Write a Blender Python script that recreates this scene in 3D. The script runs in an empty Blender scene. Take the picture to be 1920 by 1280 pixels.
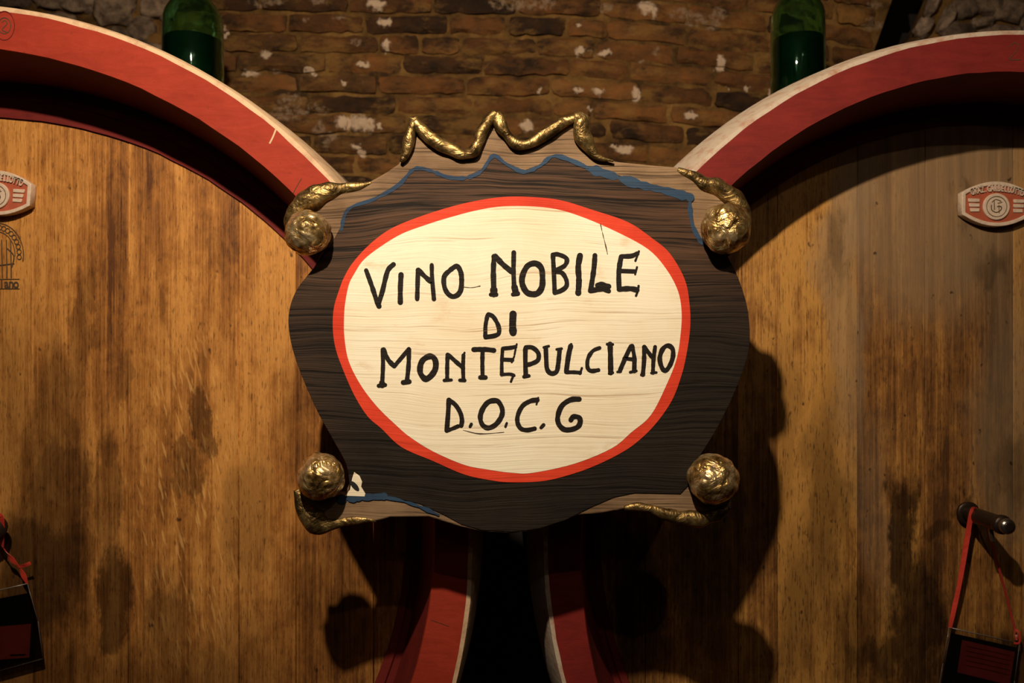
import bpy, bmesh, math, random
from mathutils import Vector, noise
random.seed(7)
S = bpy.context.scene
COL = S.collection
F = 1500.0                      # focal length in pixels of the 1920x1280 frame
Y_SIGN, Y_RIM, Y_HEAD, Y_WALL = 1.2, 1.3575, 1.5, 2.6
FLOOR_Z = -1.65
# ------------------------------------------------------------------ camera
cam = bpy.data.cameras.new('camera')
cam.sensor_width = 36; cam.lens = F / 1920 * 36
cam.clip_start = .02
cam.dof.use_dof = True; cam.dof.focus_distance = 1.22; cam.dof.aperture_fstop = 5.0
camo = bpy.data.objects.new('camera', cam); COL.objects.link(camo)
camo.rotation_euler = (math.pi / 2, 0, 0)
S.camera = camo
# ------------------------------------------------------------------ light
w = bpy.data.worlds.new('world'); S.world = w; w.use_nodes = True
w.node_tree.nodes['Background'].inputs[0].default_value = (1, .78, .55, 1)
w.node_tree.nodes['Background'].inputs[1].default_value = .007
def lamp(name, loc, power, color, radius):
    d = bpy.data.lights.new(name, 'POINT'); d.energy = power; d.color = color; d.shadow_soft_size = radius
    o = bpy.data.objects.new(name, d); o.location = loc; COL.objects.link(o); return o
sp = bpy.data.lights.new('cellar_spot', 'SPOT'); sp.energy = 182; sp.color = (1, .82, .61); sp.shadow_soft_size = .024
sp.spot_size = math.radians(98); sp.spot_blend = 1
spo = bpy.data.objects.new('cellar_spot', sp); spo.location = (-.24, -.04, 1.16); COL.objects.link(spo)
spo.rotation_euler = (Vector((-.12, 1.45, .56)) - spo.location).to_track_quat('-Z', 'Y').to_euler()
lamp('far_lamp', (.55, -.9, 1.5), 12, (1, .84, .66), .014)
lamp('side_lamp', (-1.5, -1.2, 1.4), 2, (1, .82, .62), .012)
lamp('rear_lamp', (-.2, -2.0, 1.3), 2.5, (1, .84, .66), .012)
lamp('rear_lamp', (1.3, -1.8, 1.2), 2.5, (1, .84, .66), .012)
S.view_settings.view_transform = 'Standard'; S.view_settings.look = 'None'
S.view_settings.exposure = 0; S.view_settings.gamma = 1; S.view_settings.use_curve_mapping = False
# ------------------------------------------------------------------ helpers
def P(x, y, Y): return Vector(((x - 960) * Y / F, Y, (640 - y) * Y / F))
def link(o, parent=None):
    COL.objects.link(o)
    if parent:
        o.parent = parent
        o.matrix_parent_inverse.identity()
        for v in o.data.vertices: v.co -= parent.location   # meshes are written in world space
    return o
def mesh(name, verts, faces, m, parent=None, smooth=False, angle=None):
    me = bpy.data.meshes.new(name); me.from_pydata([tuple(v) for v in verts], [], faces); me.validate(); me.update()
    me.materials.append(m)
    if smooth:
        me.polygons.foreach_set('use_smooth', [True] * len(me.polygons))
        if angle: me.set_sharp_from_angle(angle=math.radians(angle))
    return link(bpy.data.objects.new(name, me), parent)
def bm_obj(name, bm, m, parent=None, smooth=False, angle=None):
    me = bpy.data.meshes.new(name); bm.to_mesh(me); bm.free(); me.materials.append(m)
    if smooth:
        me.polygons.foreach_set('use_smooth', [True] * len(me.polygons))
        if angle: me.set_sharp_from_angle(angle=math.radians(angle))
    return link(bpy.data.objects.new(name, me), parent)
def empty(name, loc, label, cat, group=None):
    o = bpy.data.objects.new(name, None); o.location = loc; o.empty_display_size = .05; COL.objects.link(o)
    tag(o, label, cat, group); return o
def tag(o, label=None, cat=None, group=None, kind=None):
    if label: o['label'] = label
    if cat: o['category'] = cat
    if group: o['group'] = group
    if kind: o['kind'] = kind
    return o
def catmull(pts, n=6, closed=False):
    pts = [Vector(p) for p in pts]; out = []
    N = len(pts); rng = range(N if closed else N - 1)
    for i in rng:
        if closed: p0, p1, p2, p3 = (pts[(i + k) % N] for k in (-1, 0, 1, 2))
        else: p0, p1, p2, p3 = pts[max(i - 1, 0)], pts[i], pts[i + 1], pts[min(i + 2, N - 1)]
        for j in range(n):
            t = j / n
            out.append(.5 * ((2 * p1) + (p2 - p0) * t + (2 * p0 - 5 * p1 + 4 * p2 - p3) * t * t + (3 * p1 - p0 - 3 * p2 + p3) * t ** 3))
    if not closed: out.append(pts[-1])
    return out
def slab(name, pix, Y, thick, bevel, m, parent=None, res=2, smooth=False, holes=()):
    """plate with the outline pix (pixels at depth Y); front face at Y, thick metres deep"""
    cu = bpy.data.curves.new(name, 'CURVE'); cu.dimensions = '2D'; cu.fill_mode = 'BOTH' if thick else 'FRONT'
    for poly in [pix] + list(holes):
        sp = cu.splines.new('POLY'); sp.points.add(len(poly) - 1); sp.use_cyclic_u = True
        for i, (x, y) in enumerate(poly):
            v = P(x, y, Y); sp.points[i].co = (v.x, v.z, 0, 1)
    cu.extrude = max(thick / 2 - bevel, 0); cu.bevel_depth = bevel; cu.bevel_resolution = res; cu.offset = -bevel
    o = bpy.data.objects.new(name, cu)
    me = bpy.data.meshes.new_from_object(o); bpy.data.objects.remove(o); bpy.data.curves.remove(cu)
    for v in me.vertices:
        x, y, z = v.co; v.co = (x, Y + thick / 2 - z, y)
    me.materials.clear(); me.materials.append(m)
    if smooth:
        me.polygons.foreach_set('use_smooth', [True] * len(me.polygons)); me.set_sharp_from_angle(angle=math.radians(40))
    me.name = name
    return link(bpy.data.objects.new(name, me), parent)
def strokes(name, lines, Y, m, parent, org=(0, 0), sc=1, wob=.06, lift=.00002):
    """painted strokes: lines = [(points, width, closed)] in pixels at depth Y"""
    bm = bmesh.new()
    for k, ln in enumerate(lines):
        pts, wd = ln[0], ln[1]; closed = len(ln) > 2 and ln[2]
        q = [(org[0] + x * sc, org[1] + y * sc, 0) for x, y in pts]
        c = catmull(q, 5, closed) if len(q) > 2 or closed else [Vector(a) for a in q]
        if closed: c.append(c[0])
        yy = Y - lift * k
        r = []
        for i, p in enumerate(c):
            r.append(wd * sc / 2 * (1.10 if m == M['ink'] else 1) * (1 + wob * 2 * noise.noise(Vector((p.x * .13, p.y * .13, k)))))
        for i, p in enumerate(c):
            yy -= 4e-6
            vs = [bm.verts.new(P(p.x + r[i] * math.cos(a), p.y + r[i] * math.sin(a), yy)) for a in [j * math.tau / 10 + .3 for j in range(10)]]
            bm.faces.new(vs)
            if i:
                d = (p - c[i - 1])
                if d.length < 1e-6: continue
                d.normalize(); n_ = Vector((-d.y, d.x, 0))
                a, b = c[i - 1], p; yy -= 4e-6
                vs = [bm.verts.new(P(*(t.x, t.y), yy)) for t in (a + n_ * r[i - 1], b + n_ * r[i], b - n_ * r[i], a - n_ * r[i - 1])]
                bm.faces.new(vs)
    bmesh.ops.recalc_face_normals(bm, faces=bm.faces)
    for f in bm.faces:
        f.normal_update()
        if f.normal.y > 0: f.normal_flip()
    return bm_obj(name, bm, m, parent)
def tube(name, pts, m, parent=None, seg=12, wob=0, flat=1.0, smooth=True, n=6, freq=60):
    """pts: (x, y, z, r) in world metres, swept with varying radius"""
    P3 = catmull([Vector(p[:3]) for p in pts], n); R = [v.x for v in catmull([Vector((p[3], 0, 0)) for p in pts], n)]
    vs, fs = [], []
    up = Vector((0, 1, 0))
    for i, p in enumerate(P3):
        t = (P3[min(i + 1, len(P3) - 1)] - P3[max(i - 1, 0)]).normalized()
        u = up if abs(t.dot(up)) < .95 else Vector((0, 0, 1))
        a = t.cross(u).normalized(); b = t.cross(a).normalized()
        for j in range(seg):
            an = j * math.tau / seg
            d = a * math.cos(an) + b * math.sin(an) * flat
            q = p + d * R[i]
            if wob: q += d * R[i] * wob * noise.noise(q * freq)
            vs.append(q)
    for i in range(len(P3) - 1):
        for j in range(seg):
            k = (j + 1) % seg
            fs.append((i * seg + j, i * seg + k, (i + 1) * seg + k, (i + 1) * seg + j))
    fs.append(tuple(range(seg))[::-1]); fs.append(tuple(range((len(P3) - 1) * seg, len(P3) * seg)))
    o = mesh(name, vs, fs, m, parent, smooth)
    bm = bmesh.new(); bm.from_mesh(o.data); bmesh.ops.recalc_face_normals(bm, faces=bm.faces); bm.to_mesh(o.data); bm.free()
    if smooth: o.data.polygons.foreach_set('use_smooth', [True] * len(o.data.polygons))
    return o
def box_bm(bm, c, s, rot=0):
    r = bmesh.ops.create_cube(bm, size=1)
    for v in r['verts']:
        v.co = Vector((v.co.x * s[0], v.co.y * s[1], v.co.z * s[2]))
        if rot: v.co = Vector((v.co.x * math.cos(rot) - v.co.z * math.sin(rot), v.co.y, v.co.x * math.sin(rot) + v.co.z * math.cos(rot)))
        v.co += Vector(c)
def box(name, c, s, m, parent=None, bev=.002, rot=0):
    bm = bmesh.new(); box_bm(bm, c, s, rot)
    if bev: bmesh.ops.bevel(bm, geom=bm.edges[:], offset=bev, segments=2, profile=.5, affect='EDGES')
    return bm_obj(name, bm, m, parent)
# ------------------------------------------------------------------ materials
class N:
    def __init__(s, name):
        s.m = bpy.data.materials.new(name); s.m.use_nodes = True; s.t = s.m.node_tree
        s.b = s.t.nodes['Principled BSDF']; s.out = s.t.nodes['Material Output']
        s.pos = s.n('ShaderNodeNewGeometry').outputs['Position']
    def n(s, typ, **kw):
        x = s.t.nodes.new(typ)
        for k, v in kw.items(): setattr(x, k, v)
        return x
    def l(s, a, b):
        if isinstance(a, (int, float)): b.default_value = a
        elif isinstance(a, tuple): b.default_value = a if len(a) == 4 or b.type == 'VECTOR' else (*a, 1)
        else: s.t.links.new(a, b)
    def math(s, op, a, b=0.0, c=None):
        x = s.n('ShaderNodeMath', operation=op); s.l(a, x.inputs[0]); s.l(b, x.inputs[1])
        if c is not None: s.l(c, x.inputs[2])
        return x.outputs[0]
    def vec(s, v, scale, loc=(0, 0, 0)):
        x = s.n('ShaderNodeMapping'); s.l(v, x.inputs[0]); x.inputs[3].default_value = scale; x.inputs[1].default_value = loc
        return x.outputs[0]
    def noise(s, v, scale=1, detail=4, rough=.55, dist=0):
        x = s.n('ShaderNodeTexNoise'); s.l(v, x.inputs['Vector']); x.inputs['Scale'].default_value = scale
        x.inputs['Detail'].default_value = detail; x.inputs['Roughness'].default_value = rough; x.inputs['Distortion'].default_value = dist
        return x.outputs[0]
    def ramp(s, f, stops, interp='LINEAR'):
        x = s.n('ShaderNodeValToRGB'); x.color_ramp.interpolation = interp; e = x.color_ramp.elements
        while len(e) < len(stops): e.new(.5)
        for i, (p, c) in enumerate(stops):
            e[i].position = p; e[i].color = (c, c, c, 1) if isinstance(c, (int, float)) else (*c, 1)
        s.l(f, x.inputs[0]); return x.outputs[0]
    def mix(s, f, a, b, mode='MIX'):
        x = s.n('ShaderNodeMix', data_type='RGBA', blend_type=mode)
        s.l(f, x.inputs[0]); s.l(a, x.inputs[6]); s.l(b, x.inputs[7]); return x.outputs[2]
    def mr(s, f, a, b, c=0.0, d=1.0, smooth=False):
        x = s.n('ShaderNodeMapRange'); s.l(f, x.inputs[0])
        if smooth: x.interpolation_type = 'SMOOTHSTEP'
        for i, v in enumerate((a, b, c, d)): x.inputs[i + 1].default_value = v
        return x.outputs[0]
    def bump(s, h, strength=.5, dist=.002):
        x = s.n('ShaderNodeBump'); s.l(h, x.inputs['Height']); x.inputs['Strength'].default_value = strength
        x.inputs['Distance'].default_value = dist; s.l(x.outputs[0], s.b.inputs['Normal']); return x.outputs[0]
    def set(s, **kw):
        for k, v in kw.items(): s.l(v, s.b.inputs[k.replace('_', ' ')])
        return s.m
    def blob(s, v, c, r, soft=.5):
        """1 inside the ellipse with centre c, radii r (x, z), fading out at its edge"""
        x = s.n('ShaderNodeVectorMath', operation='SUBTRACT'); s.l(v, x.inputs[0]); x.inputs[1].default_value = (c[0], 0, c[1])
        y = s.n('ShaderNodeVectorMath', operation='MULTIPLY'); s.l(x.outputs[0], y.inputs[0]); y.inputs[1].default_value = (1 / r[0], 0, 1 / r[1])
        z = s.n('ShaderNodeVectorMath', operation='LENGTH'); s.l(y.outputs[0], z.inputs[0])
        return s.mr(z.outputs['Value'], 1 - soft, 1, 1, 0, True)

def wood_head(name, light, mid, dark, stains_falloff, rnd=.25, cool=None, flecks=False, yh=1.467):
    s = N(name)
    oi = s.n('ShaderNodeObjectInfo').outputs['Random']
    off = s.n('ShaderNodeCombineXYZ'); s.l(s.math('MULTIPLY', oi, 7.0), off.inputs[2])
    pv = s.n('ShaderNodeVectorMath', operation='ADD'); s.l(s.pos, pv.inputs[0]); s.l(off.outputs[0], pv.inputs[1])
    v = pv.outputs[0]
    g1 = s.noise(s.vec(v, (260, 30, 5)), 1, 5, .6, .3)
    g2 = s.noise(s.vec(v, (40, 10, 1.6)), 1, 4, .6, .6)
    g3 = s.noise(s.vec(v, (8, 4, 1.5)), 1, 4, .62, .5)
    fine = s.noise(s.vec(v, (700, 200, 90)), 1, 3, .6)
    f = s.math('ADD', s.math('MULTIPLY', g1, .30), s.math('ADD', s.math('MULTIPLY', g2, .26), s.math('MULTIPLY', g3, .44)))
    mo = s.noise(s.vec(v, (34, 30, 20)), 1, 5, .72, .4)
    f = s.math('ADD', f, s.math('MULTIPLY', s.math('SUBTRACT', mo, .5), .27))
    f = s.math('ADD', f, s.math('MULTIPLY', s.math('SUBTRACT', oi, .5), rnd * .35))
    col = s.ramp(f, [(.36, dark), (.47, mid), (.57, light)])
    # pores and short flecks
    pores = s.noise(s.vec(v, (420, 60, 45)), 1, 2, .6)
    col = s.mix(s.mr(pores, .57, .69, 0, .72), col, (dark[0] * .45, dark[1] * .45, dark[2] * .5))
    col = s.mix(s.mr(fine, .3, .7, 0, .35), col, s.mix(1.0, col, (.55, .5, .45), 'MULTIPLY'))
    if cool:   # grey weathered zone
        wp = s.n('ShaderNodeVectorMath', operation='ADD'); s.l(s.pos, wp.inputs[0])
        nn = s.n('ShaderNodeTexNoise'); nn.inputs['Scale'].default_value = 5; nn.inputs['Detail'].default_value = 4; s.l(s.vec(s.pos, (1, 1, .5)), nn.inputs['Vector'])
        k = s.n('ShaderNodeVectorMath', operation='MULTIPLY_ADD'); s.l(nn.outputs['Color'], k.inputs[0]); k.inputs[1].default_value = (.3,) * 3; k.inputs[2].default_value = (-.15,) * 3
        s.l(k.outputs[0], wp.inputs[1])
        for c, r, colr, a in cool:
            col = s.mix(s.math('MULTIPLY', s.blob(wp.outputs[0], c, r, .55), a), col, s.mix(1.0, colr, s.mix(.5, (1, 1, 1), s.ramp(g2, [(.3, .55), (.7, 1.25)])), 'MULTIPLY'))
    if flecks:   # pale medullary flecks, leaning slightly
        c = P(370, 960, Y_HEAD); zone = s.blob(s.pos, (c.x, c.z), (.13, .42), .5)
        rot = s.n('ShaderNodeMapping'); s.l(s.pos, rot.inputs[0]); rot.inputs[2].default_value = (0, math.radians(14), 0)
        fl = s.noise(s.vec(rot.outputs[0], (190, 20, 26)), 1, 2, .4)
        col = s.mix(s.math('MULTIPLY', zone, s.mr(fl, .60, .68, 0, .5)), col, (.75, .42, .13))
    # warped staining, with light falloff towards the bottom painted in
    nn = s.n('ShaderNodeTexNoise'); nn.inputs['Scale'].default_value = 11; nn.inputs['Detail'].default_value = 6; nn.inputs['Roughness'].default_value = .68
    s.l(s.vec(s.pos, (1.3, 1, .55)), nn.inputs['Vector'])
    k = s.n('ShaderNodeVectorMath', operation='MULTIPLY_ADD'); s.l(nn.outputs['Color'], k.inputs[0]); k.inputs[1].default_value = (.13, .13, .26); k.inputs[2].default_value = (-.065, -.065, -.13)
    wp = s.n('ShaderNodeVectorMath', operation='ADD'); s.l(s.pos, wp.inputs[0]); s.l(k.outputs[0], wp.inputs[1])
    tot = None
    for (px, py, rx, ry, a, soft) in stains_falloff:
        c = P(px, py, yh); b = s.math('MULTIPLY', s.blob(wp.outputs[0], (c.x, c.z), (rx / 1000, ry / 1000), soft), a)
        tot = b if tot is None else s.math('MAXIMUM', tot, b)
    col = s.mix(tot, col, s.mix(1.0, col, (.13, .125, .14), 'MULTIPLY'))
    pit = s.noise(s.vec(v, (55, 30, 40)), 1, 2, .5)
    col = s.mix(s.mr(pit, .70, .76, 0, .8), col, (.02, .01, .006))
    h = s.math('ADD', s.math('MULTIPLY', g1, .6), s.math('MULTIPLY', fine, .4))
    s.bump(h, .55, .0015)
    return s.set(Base_Color=col, Roughness=s.mr(g1, .3, .7, .42, .62), Specular_IOR_Level=.2)

LS = [(95, 860, 75, 250, .55, .4), (70, 1070, 140, 210, .95, .6), (110, 930, 75, 150, .75, .5), (203, 940, 36, 150, .5, .3), (215, 1130, 38, 120, .85, .5), (310, 1170, 60, 110, .6, .6),
      (385, 800, 22, 72, .62, .35), (350, 880, 30, 42, .5, .4), (225, 720, 20, 50, .35, .3), (150, 640, 22, 170, .42, .4), (40, 1240, 300, 150, .7, .8), (340, 1290, 400, 160, .6, .8),
      (620, 1150, 150, 300, .5, .8), (20, 760, 80, 260, .35, .8), (560, 800, 50, 240, .35, .7), (470, 1230, 120, 160, .45, .8), (470, 970, 60, 170, .4, .6), (300, 560, 14, 90, .3, .6), (415, 460, 60, 60, .18, .8)]  # broad blobs along the bottom paint in the falloff of light
RS = [(1695, 1010, 34, 150, .95, .45), (1725, 1160, 70, 150, .95, .5), (1690, 1250, 190, 90, .9, .7), (1880, 1260, 170, 110, .9, .6), (1610, 1180, 80, 200, .6, .7),
      (1545, 960, 62, 330, .62, .7), (1500, 1130, 60, 220, .55, .7), (1330, 1000, 150, 320, .6, .7), (1570, 450, 36, 95, .5, .8), (1857, 495, 58, 66, .5, .7), (1480, 1210, 70, 130, .5, .8), (1420, 950, 90, 330, .4, .8),
      (1795, 385, 20, 50, .6, .9), (1900, 880, 60, 80, .45, .6), (1470, 800, 40, 240, .35, .6), (1815, 968, 40, 26, .8, .6), (1760, 1010, 50, 26, .55, .6), (1200, 1150, 80, 250, .8, .7)]
RC = [((.86, .30), (.26, .34), (.26, .165, .085), .8), ((.73, -.33), (.07, .26), (.20, .14, .085), .35), ((.99, -.15), (.12, .30), (.22, .15, .085), .6), ((.66, .22), (.06, .6), (.30, .20, .11), .55)]
M = {}
M['head_left'] = wood_head('amber_oak', (.60, .275, .066), (.36, .142, .031), (.115, .042, .013), LS, .3, None, True)
M['head_right'] = wood_head('weathered_oak', (.53, .26, .060), (.28, .12, .030), (.095, .04, .014), RS, .35, RC, False, 1.54)

def red_paint(name, a, b, rough=.7):
    s = N(name)
    n1 = s.noise(s.vec(s.pos, (9, 9, 9)), 1, 5, .65); n2 = s.noise(s.vec(s.pos, (160, 40, 160)), 1, 4, .6, .6)
    n3 = s.noise(s.vec(s.pos, (14, 60, 70)), 1, 4, .6, 1.2)
    f = s.math('ADD', s.math('MULTIPLY', n1, .6), s.math('MULTIPLY', n3, .4))
    col = s.ramp(f, [(.3, b), (.62, a)])
    spk = s.noise(s.pos, 130, 3, .6)
    col = s.mix(s.mr(spk, .66, .76, 0, .6), col, (.10, .02, .012))
    s.bump(s.math('ADD', s.math('MULTIPLY', n2, .6), n3), .4, .0012)
    return s.set(Base_Color=col, Roughness=rough, Specular_IOR_Level=.18)
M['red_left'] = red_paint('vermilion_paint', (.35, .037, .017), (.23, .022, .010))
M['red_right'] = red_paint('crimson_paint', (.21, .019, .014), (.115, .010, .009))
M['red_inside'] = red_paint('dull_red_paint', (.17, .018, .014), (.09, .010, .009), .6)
def pale_wood(name, a, b):
    s = N(name)
    n1 = s.noise(s.vec(s.pos, (60, 8, 60)), 1, 5, .6); n2 = s.noise(s.pos, 35, 5, .65)
    col = s.ramp(s.math('ADD', s.math('MULTIPLY', n1, .4), s.math('MULTIPLY', n2, .6)), [(.33, b), (.52, a)])
    s.bump(n1, .5, .002)
    return s.set(Base_Color=col, Roughness=.7)
M['edge_left'] = pale_wood('bare_pale_wood', (.62, .42, .25), (.40, .22, .12))
M['edge_right'] = pale_wood('chalky_bare_wood', (.50, .40, .30), (.36, .15, .08))
M['body'] = pale_wood('shaded_stave_wood', (.20, .14, .09), (.10, .065, .04))  # pale staves darkened: shade in the cask gap is put into the colour

def grain(s, warp=True):
    """height of the brushed horizontal grain of the sign board (object lies in the world xz plane)"""
    v = s.pos
    nn = s.n('ShaderNodeTexNoise'); nn.inputs['Scale'].default_value = 3.2; nn.inputs['Detail'].default_value = 2; s.l(s.vec(v, (1, 1, 1.7)), nn.inputs['Vector'])
    k = s.n('ShaderNodeVectorMath', operation='MULTIPLY_ADD'); s.l(nn.outputs['Color'], k.inputs[0]); k.inputs[1].default_value = (0, 0, .05); k.inputs[2].default_value = (0, 0, -.025)
    ad = s.n('ShaderNodeVectorMath', operation='ADD'); s.l(v, ad.inputs[0]); s.l(k.outputs[0], ad.inputs[1])
    # knot that bends the grain between the first two words
    c = P(880, 520, Y_SIGN)
    kb = s.blob(v, (c.x, c.z), (.10, .055), 1.0)
    mv = s.n('ShaderNodeCombineXYZ'); s.l(s.math('MULTIPLY', kb, .018), mv.inputs[2])
    ad2 = s.n('ShaderNodeVectorMath', operation='ADD'); s.l(ad.outputs[0], ad2.inputs[0]); s.l(mv.outputs[0], ad2.inputs[1])
    g = s.noise(s.vec(ad2.outputs[0], (2.2, 2, 190)), 1, 4, .62, .15)
    g2 = s.noise(s.vec(ad2.outputs[0], (9, 9, 420)), 1, 3, .6)
    return s.math('ADD', s.math('MULTIPLY', g, .62), s.math('MULTIPLY', g2, .38)), g
def sign_paint(name, a, b, line, lw=.5, thr=(.36, .46), rough=.5, strength=.8, extra=None):
    s = N(name); h, g = grain(s)
    n1 = s.noise(s.vec(s.pos, (7, 7, 11)), 1, 5, .62)
    col = s.ramp(n1, [(.35, b), (.62, a)])
    if extra: col = extra(s, col, h)
    col = s.mix(s.mr(h, thr[0], thr[1], lw, 0), col, line)
    s.bump(h, strength, .0022)
    return s.set(Base_Color=col, Roughness=rough + .12, Specular_IOR_Level=.14)
M['cream'] = sign_paint('cream_paint', (.93, .85, .66), (.87, .75, .54), (.42, .25, .12), .6, (.36, .43), .55, .5,
    lambda s, c, h: s.mix(s.mr(s.noise(s.vec(s.pos, (13, 13, 25)), 1, 5, .7), .60, .74, 0, .45), c, (.62, .38, .17)))
M['sign_red'] = sign_paint('oval_red_paint', (.76, .065, .028), (.58, .04, .018), (.40, .03, .012), .45, (.36, .45), .45, .5)
def worn_sheen(s, c, h):
    # wood shows through thin black paint; lamp sheen on the upper half painted in
    z = s.n('ShaderNodeSeparateXYZ'); s.l(s.pos, z.inputs[0])
    up = s.mr(s.math('ADD', z.outputs[2], s.math('MULTIPLY', s.noise(s.pos, 6, 3), .12)), .02, .26, 0, 1, True)
    up = s.math('MAXIMUM', up, s.math('MULTIPLY', s.mr(z.outputs[0], -.33, -.20, 1, 0, True), .35))
    t = s.mr(h, .44, .60, .25, 1)
    return s.mix(s.math('MULTIPLY', up, t), c, (.10, .050, .027))
M['sign_black'] = sign_paint('worn_sheen_black_paint', (.022, .016, .011), (.014, .010, .008), (.006, .004, .003), .85, (.41, .48), .5, 1.0, worn_sheen)
M['sign_tan'] = sign_paint('dull_bronze_wash', (.28, .18, .10), (.165, .098, .052), (.045, .026, .014), .75, (.40, .48), .5, 1.0)
M['sign_blue'] = sign_paint('blue_paint', (.035, .07, .125), (.02, .042, .085), (.02, .02, .02), .6, (.38, .48), .5, .7)
M['ink'] = sign_paint('black_lettering', (.018, .014, .011), (.012, .009, .007), (.16, .10, .055), .55, (.33, .39), .5, .7)
M['crack'] = N('dark_crack').set(Base_Color=(.05, .025, .012), Roughness=.8)
def gold(name, bs, strength, a, b, c, r0, r1):
    s = N(name)
    n1 = s.noise(s.pos, 45, 4, .6); vo = s.n('ShaderNodeTexVoronoi', feature='DISTANCE_TO_EDGE'); s.l(s.pos, vo.inputs['Vector']); vo.inputs['Scale'].default_value = 75
    n2 = s.noise(s.pos, 210, 3, .6)
    col = s.ramp(n1, [(.34, a), (.47, b), (.62, c)])
    wr = s.noise(s.pos, bs, 3, .55, 2.2)
    hgt = s.math('ADD', s.math('MULTIPLY', wr, 2.0), s.math('MULTIPLY', n2, .14))
    s.bump(hgt, strength, .004)
    return s.set(Base_Color=col, Metallic=.85, Roughness=s.mr(n2, .3, .7, r0, r1))
M['gold'] = gold('gold_leaf', 24, .75, (.16, .085, .025), (.46, .29, .10), (.85, .63, .34), .24, .44)
M['gold_paint'] = gold('gold_paint', 30, .5, (.06, .037, .013), (.16, .10, .034), (.37, .245, .09), .32, .52)
def simple(name, col, rough=.5, metal=0.0, bump=0, bs=50):
    s = N(name); n1 = s.noise(s.pos, bs, 4, .6)
    c = s.mix(n1, tuple(v * .65 for v in col), tuple(min(v * 1.3, 1) for v in col))
    if bump: s.bump(n1, bump, .002)
    return s.set(Base_Color=c, Roughness=rough, Metallic=metal)
LIME = [(499, 102, 10, 7, 0, 0), (422, 62, 5, 8, 0, 0), (468, 137, 14, 6, 0, 0), (707, 8, 15, 10, .2, 0), (722, 41, 11, 8, 0, 0), (726, 85, 8, 9, 0, 0),
        (682, 122, 12, 5, 0, 0), (666, 77, 12, 5, .1, 1), (645, 156, 6, 3, 0, 0), (645, 230, 14, 12, 0, 0), (668, 229, 20, 14, 0, 0), (690, 233, 12, 11, 0, 0), (712, 238, 5, 6, 0, 0),
        (545, 186, 22, 13, 0, 1), (533, 213, 26, 14, 0, 1), (562, 208, 14, 6, 0, 1), (585, 198, 10, 7, 0, 1), (604, 208, 11, 9, 0, 1), (600, 243, 12, 12, 0, 1), (622, 256, 12, 8, 0, 1), (612, 270, 6, 9, 0, 1),
        (668, 276, 9, 5, .5, 0), (677, 285, 7, 5, .4, 0), (515, 134, 10, 5, 0, 1), (580, 131, 8, 5, .4, 0), (586, 140, 4, 5, 0, 0), (575, 38, 5, 6, 0, 1), (637, 33, 14, 5, 0, 1), (500, 5, 30, 8, 0, 1), (600, 4, 16, 6, 0, 1),
        (933, 6, 14, 9, 0, 1), (962, 8, 16, 10, 0, 1), (990, 8, 20, 10, 0, 1), (1026, 8, 16, 9, 0, 1), (1085, 48, 4, 4, 0, 0), (1088, 95, 9, 6, 0, 0), (1136, 97, 13, 5, -.1, 0), (1112, 98, 8, 3, 0, 1),
        (988, 234, 12, 9, 0, 0), (1085, 170, 10, 5, -.8, 0), (1012, 172, 3, 5, 0, 0), (1121, 171, 9, 6, .3, 0), (1194, 175, 8, 12, .3, 0), (1212, 13, 16, 11, .2, 0), (1228, 24, 6, 9, 0, 0), (1136, 12, 14, 9, 0, 1),
        (1275, 24, 18, 11, .1, 1), (1305, 36, 20, 12, .1, 1), (1335, 42, 16, 12, .1, 1), (1350, 24, 12, 12, 0, 1), (1352, 118, 8, 13, .1, 0), (1294, 218, 12, 7, -.2, 0), (1160, 277, 8, 6, 0, 0), (1175, 281, 13, 8, .1, 0), (1149, 274, 4, 3, 0, 0),
        (1402, 162, 4, 6, .4, 0), (1446, 174, 4, 6, .4, 0), (1207, 113, 8, 3, 0, 1), (1366, 164, 3, 4, 0, 0), (1230, 95, 8, 7, 0, 1), (1640, 45, 20, 10, 0, 1), (1640, 5, 16, 6, 0, 1), (1107, 204, 6, 3, .3, 0)]
def limed(s, col, h):
    """lime splashes and bloom left on the wall, ragged at the edge"""
    nn = s.n('ShaderNodeTexNoise'); nn.inputs['Scale'].default_value = 42; nn.inputs['Detail'].default_value = 4; nn.inputs['Roughness'].default_value = .65; s.l(s.pos, nn.inputs['Vector'])
    k = s.n('ShaderNodeVectorMath', operation='MULTIPLY_ADD'); s.l(nn.outputs['Color'], k.inputs[0]); k.inputs[1].default_value = (.05,) * 3; k.inputs[2].default_value = (-.025,) * 3
    wp = s.n('ShaderNodeVectorMath', operation='ADD'); s.l(s.pos, wp.inputs[0]); s.l(k.outputs[0], wp.inputs[1])
    tots = [None, None]
    for cx, cy, rx, ry, t, d in LIME:
        c = P(cx, cy, Y_WALL); b = s.blob(wp.outputs[0], (c.x, c.z), (rx * 1.35 * Y_WALL / F, ry * 1.35 * Y_WALL / F), .45)
        tots[d] = b if tots[d] is None else s.math('MAXIMUM', tots[d], b)
    m = s.noise(s.pos, 55, 4, .7)
    dull = s.math('MULTIPLY', tots[1], s.mr(m, .40, .58))
    bl = s.noise(s.vec(s.pos, (5, 5, 12), (2, 0, 5)), 1, 6, .75)
    bloom = s.math('MULTIPLY', s.mr(bl, .60, .72), s.mr(m, .45, .60))
    col = s.mix(s.math('MULTIPLY', bloom, .45), col, (.26, .16, .09))
    col = s.mix(s.math('MULTIPLY', dull, .8), col, (.30, .20, .125))
    col = s.mix(s.math('MULTIPLY', tots[0], s.mr(m, .25, .45, .45, .95)), col, (.62, .45, .31))
    return col, s.math('ADD', h, s.math('MULTIPLY', tots[0], .35))
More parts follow.
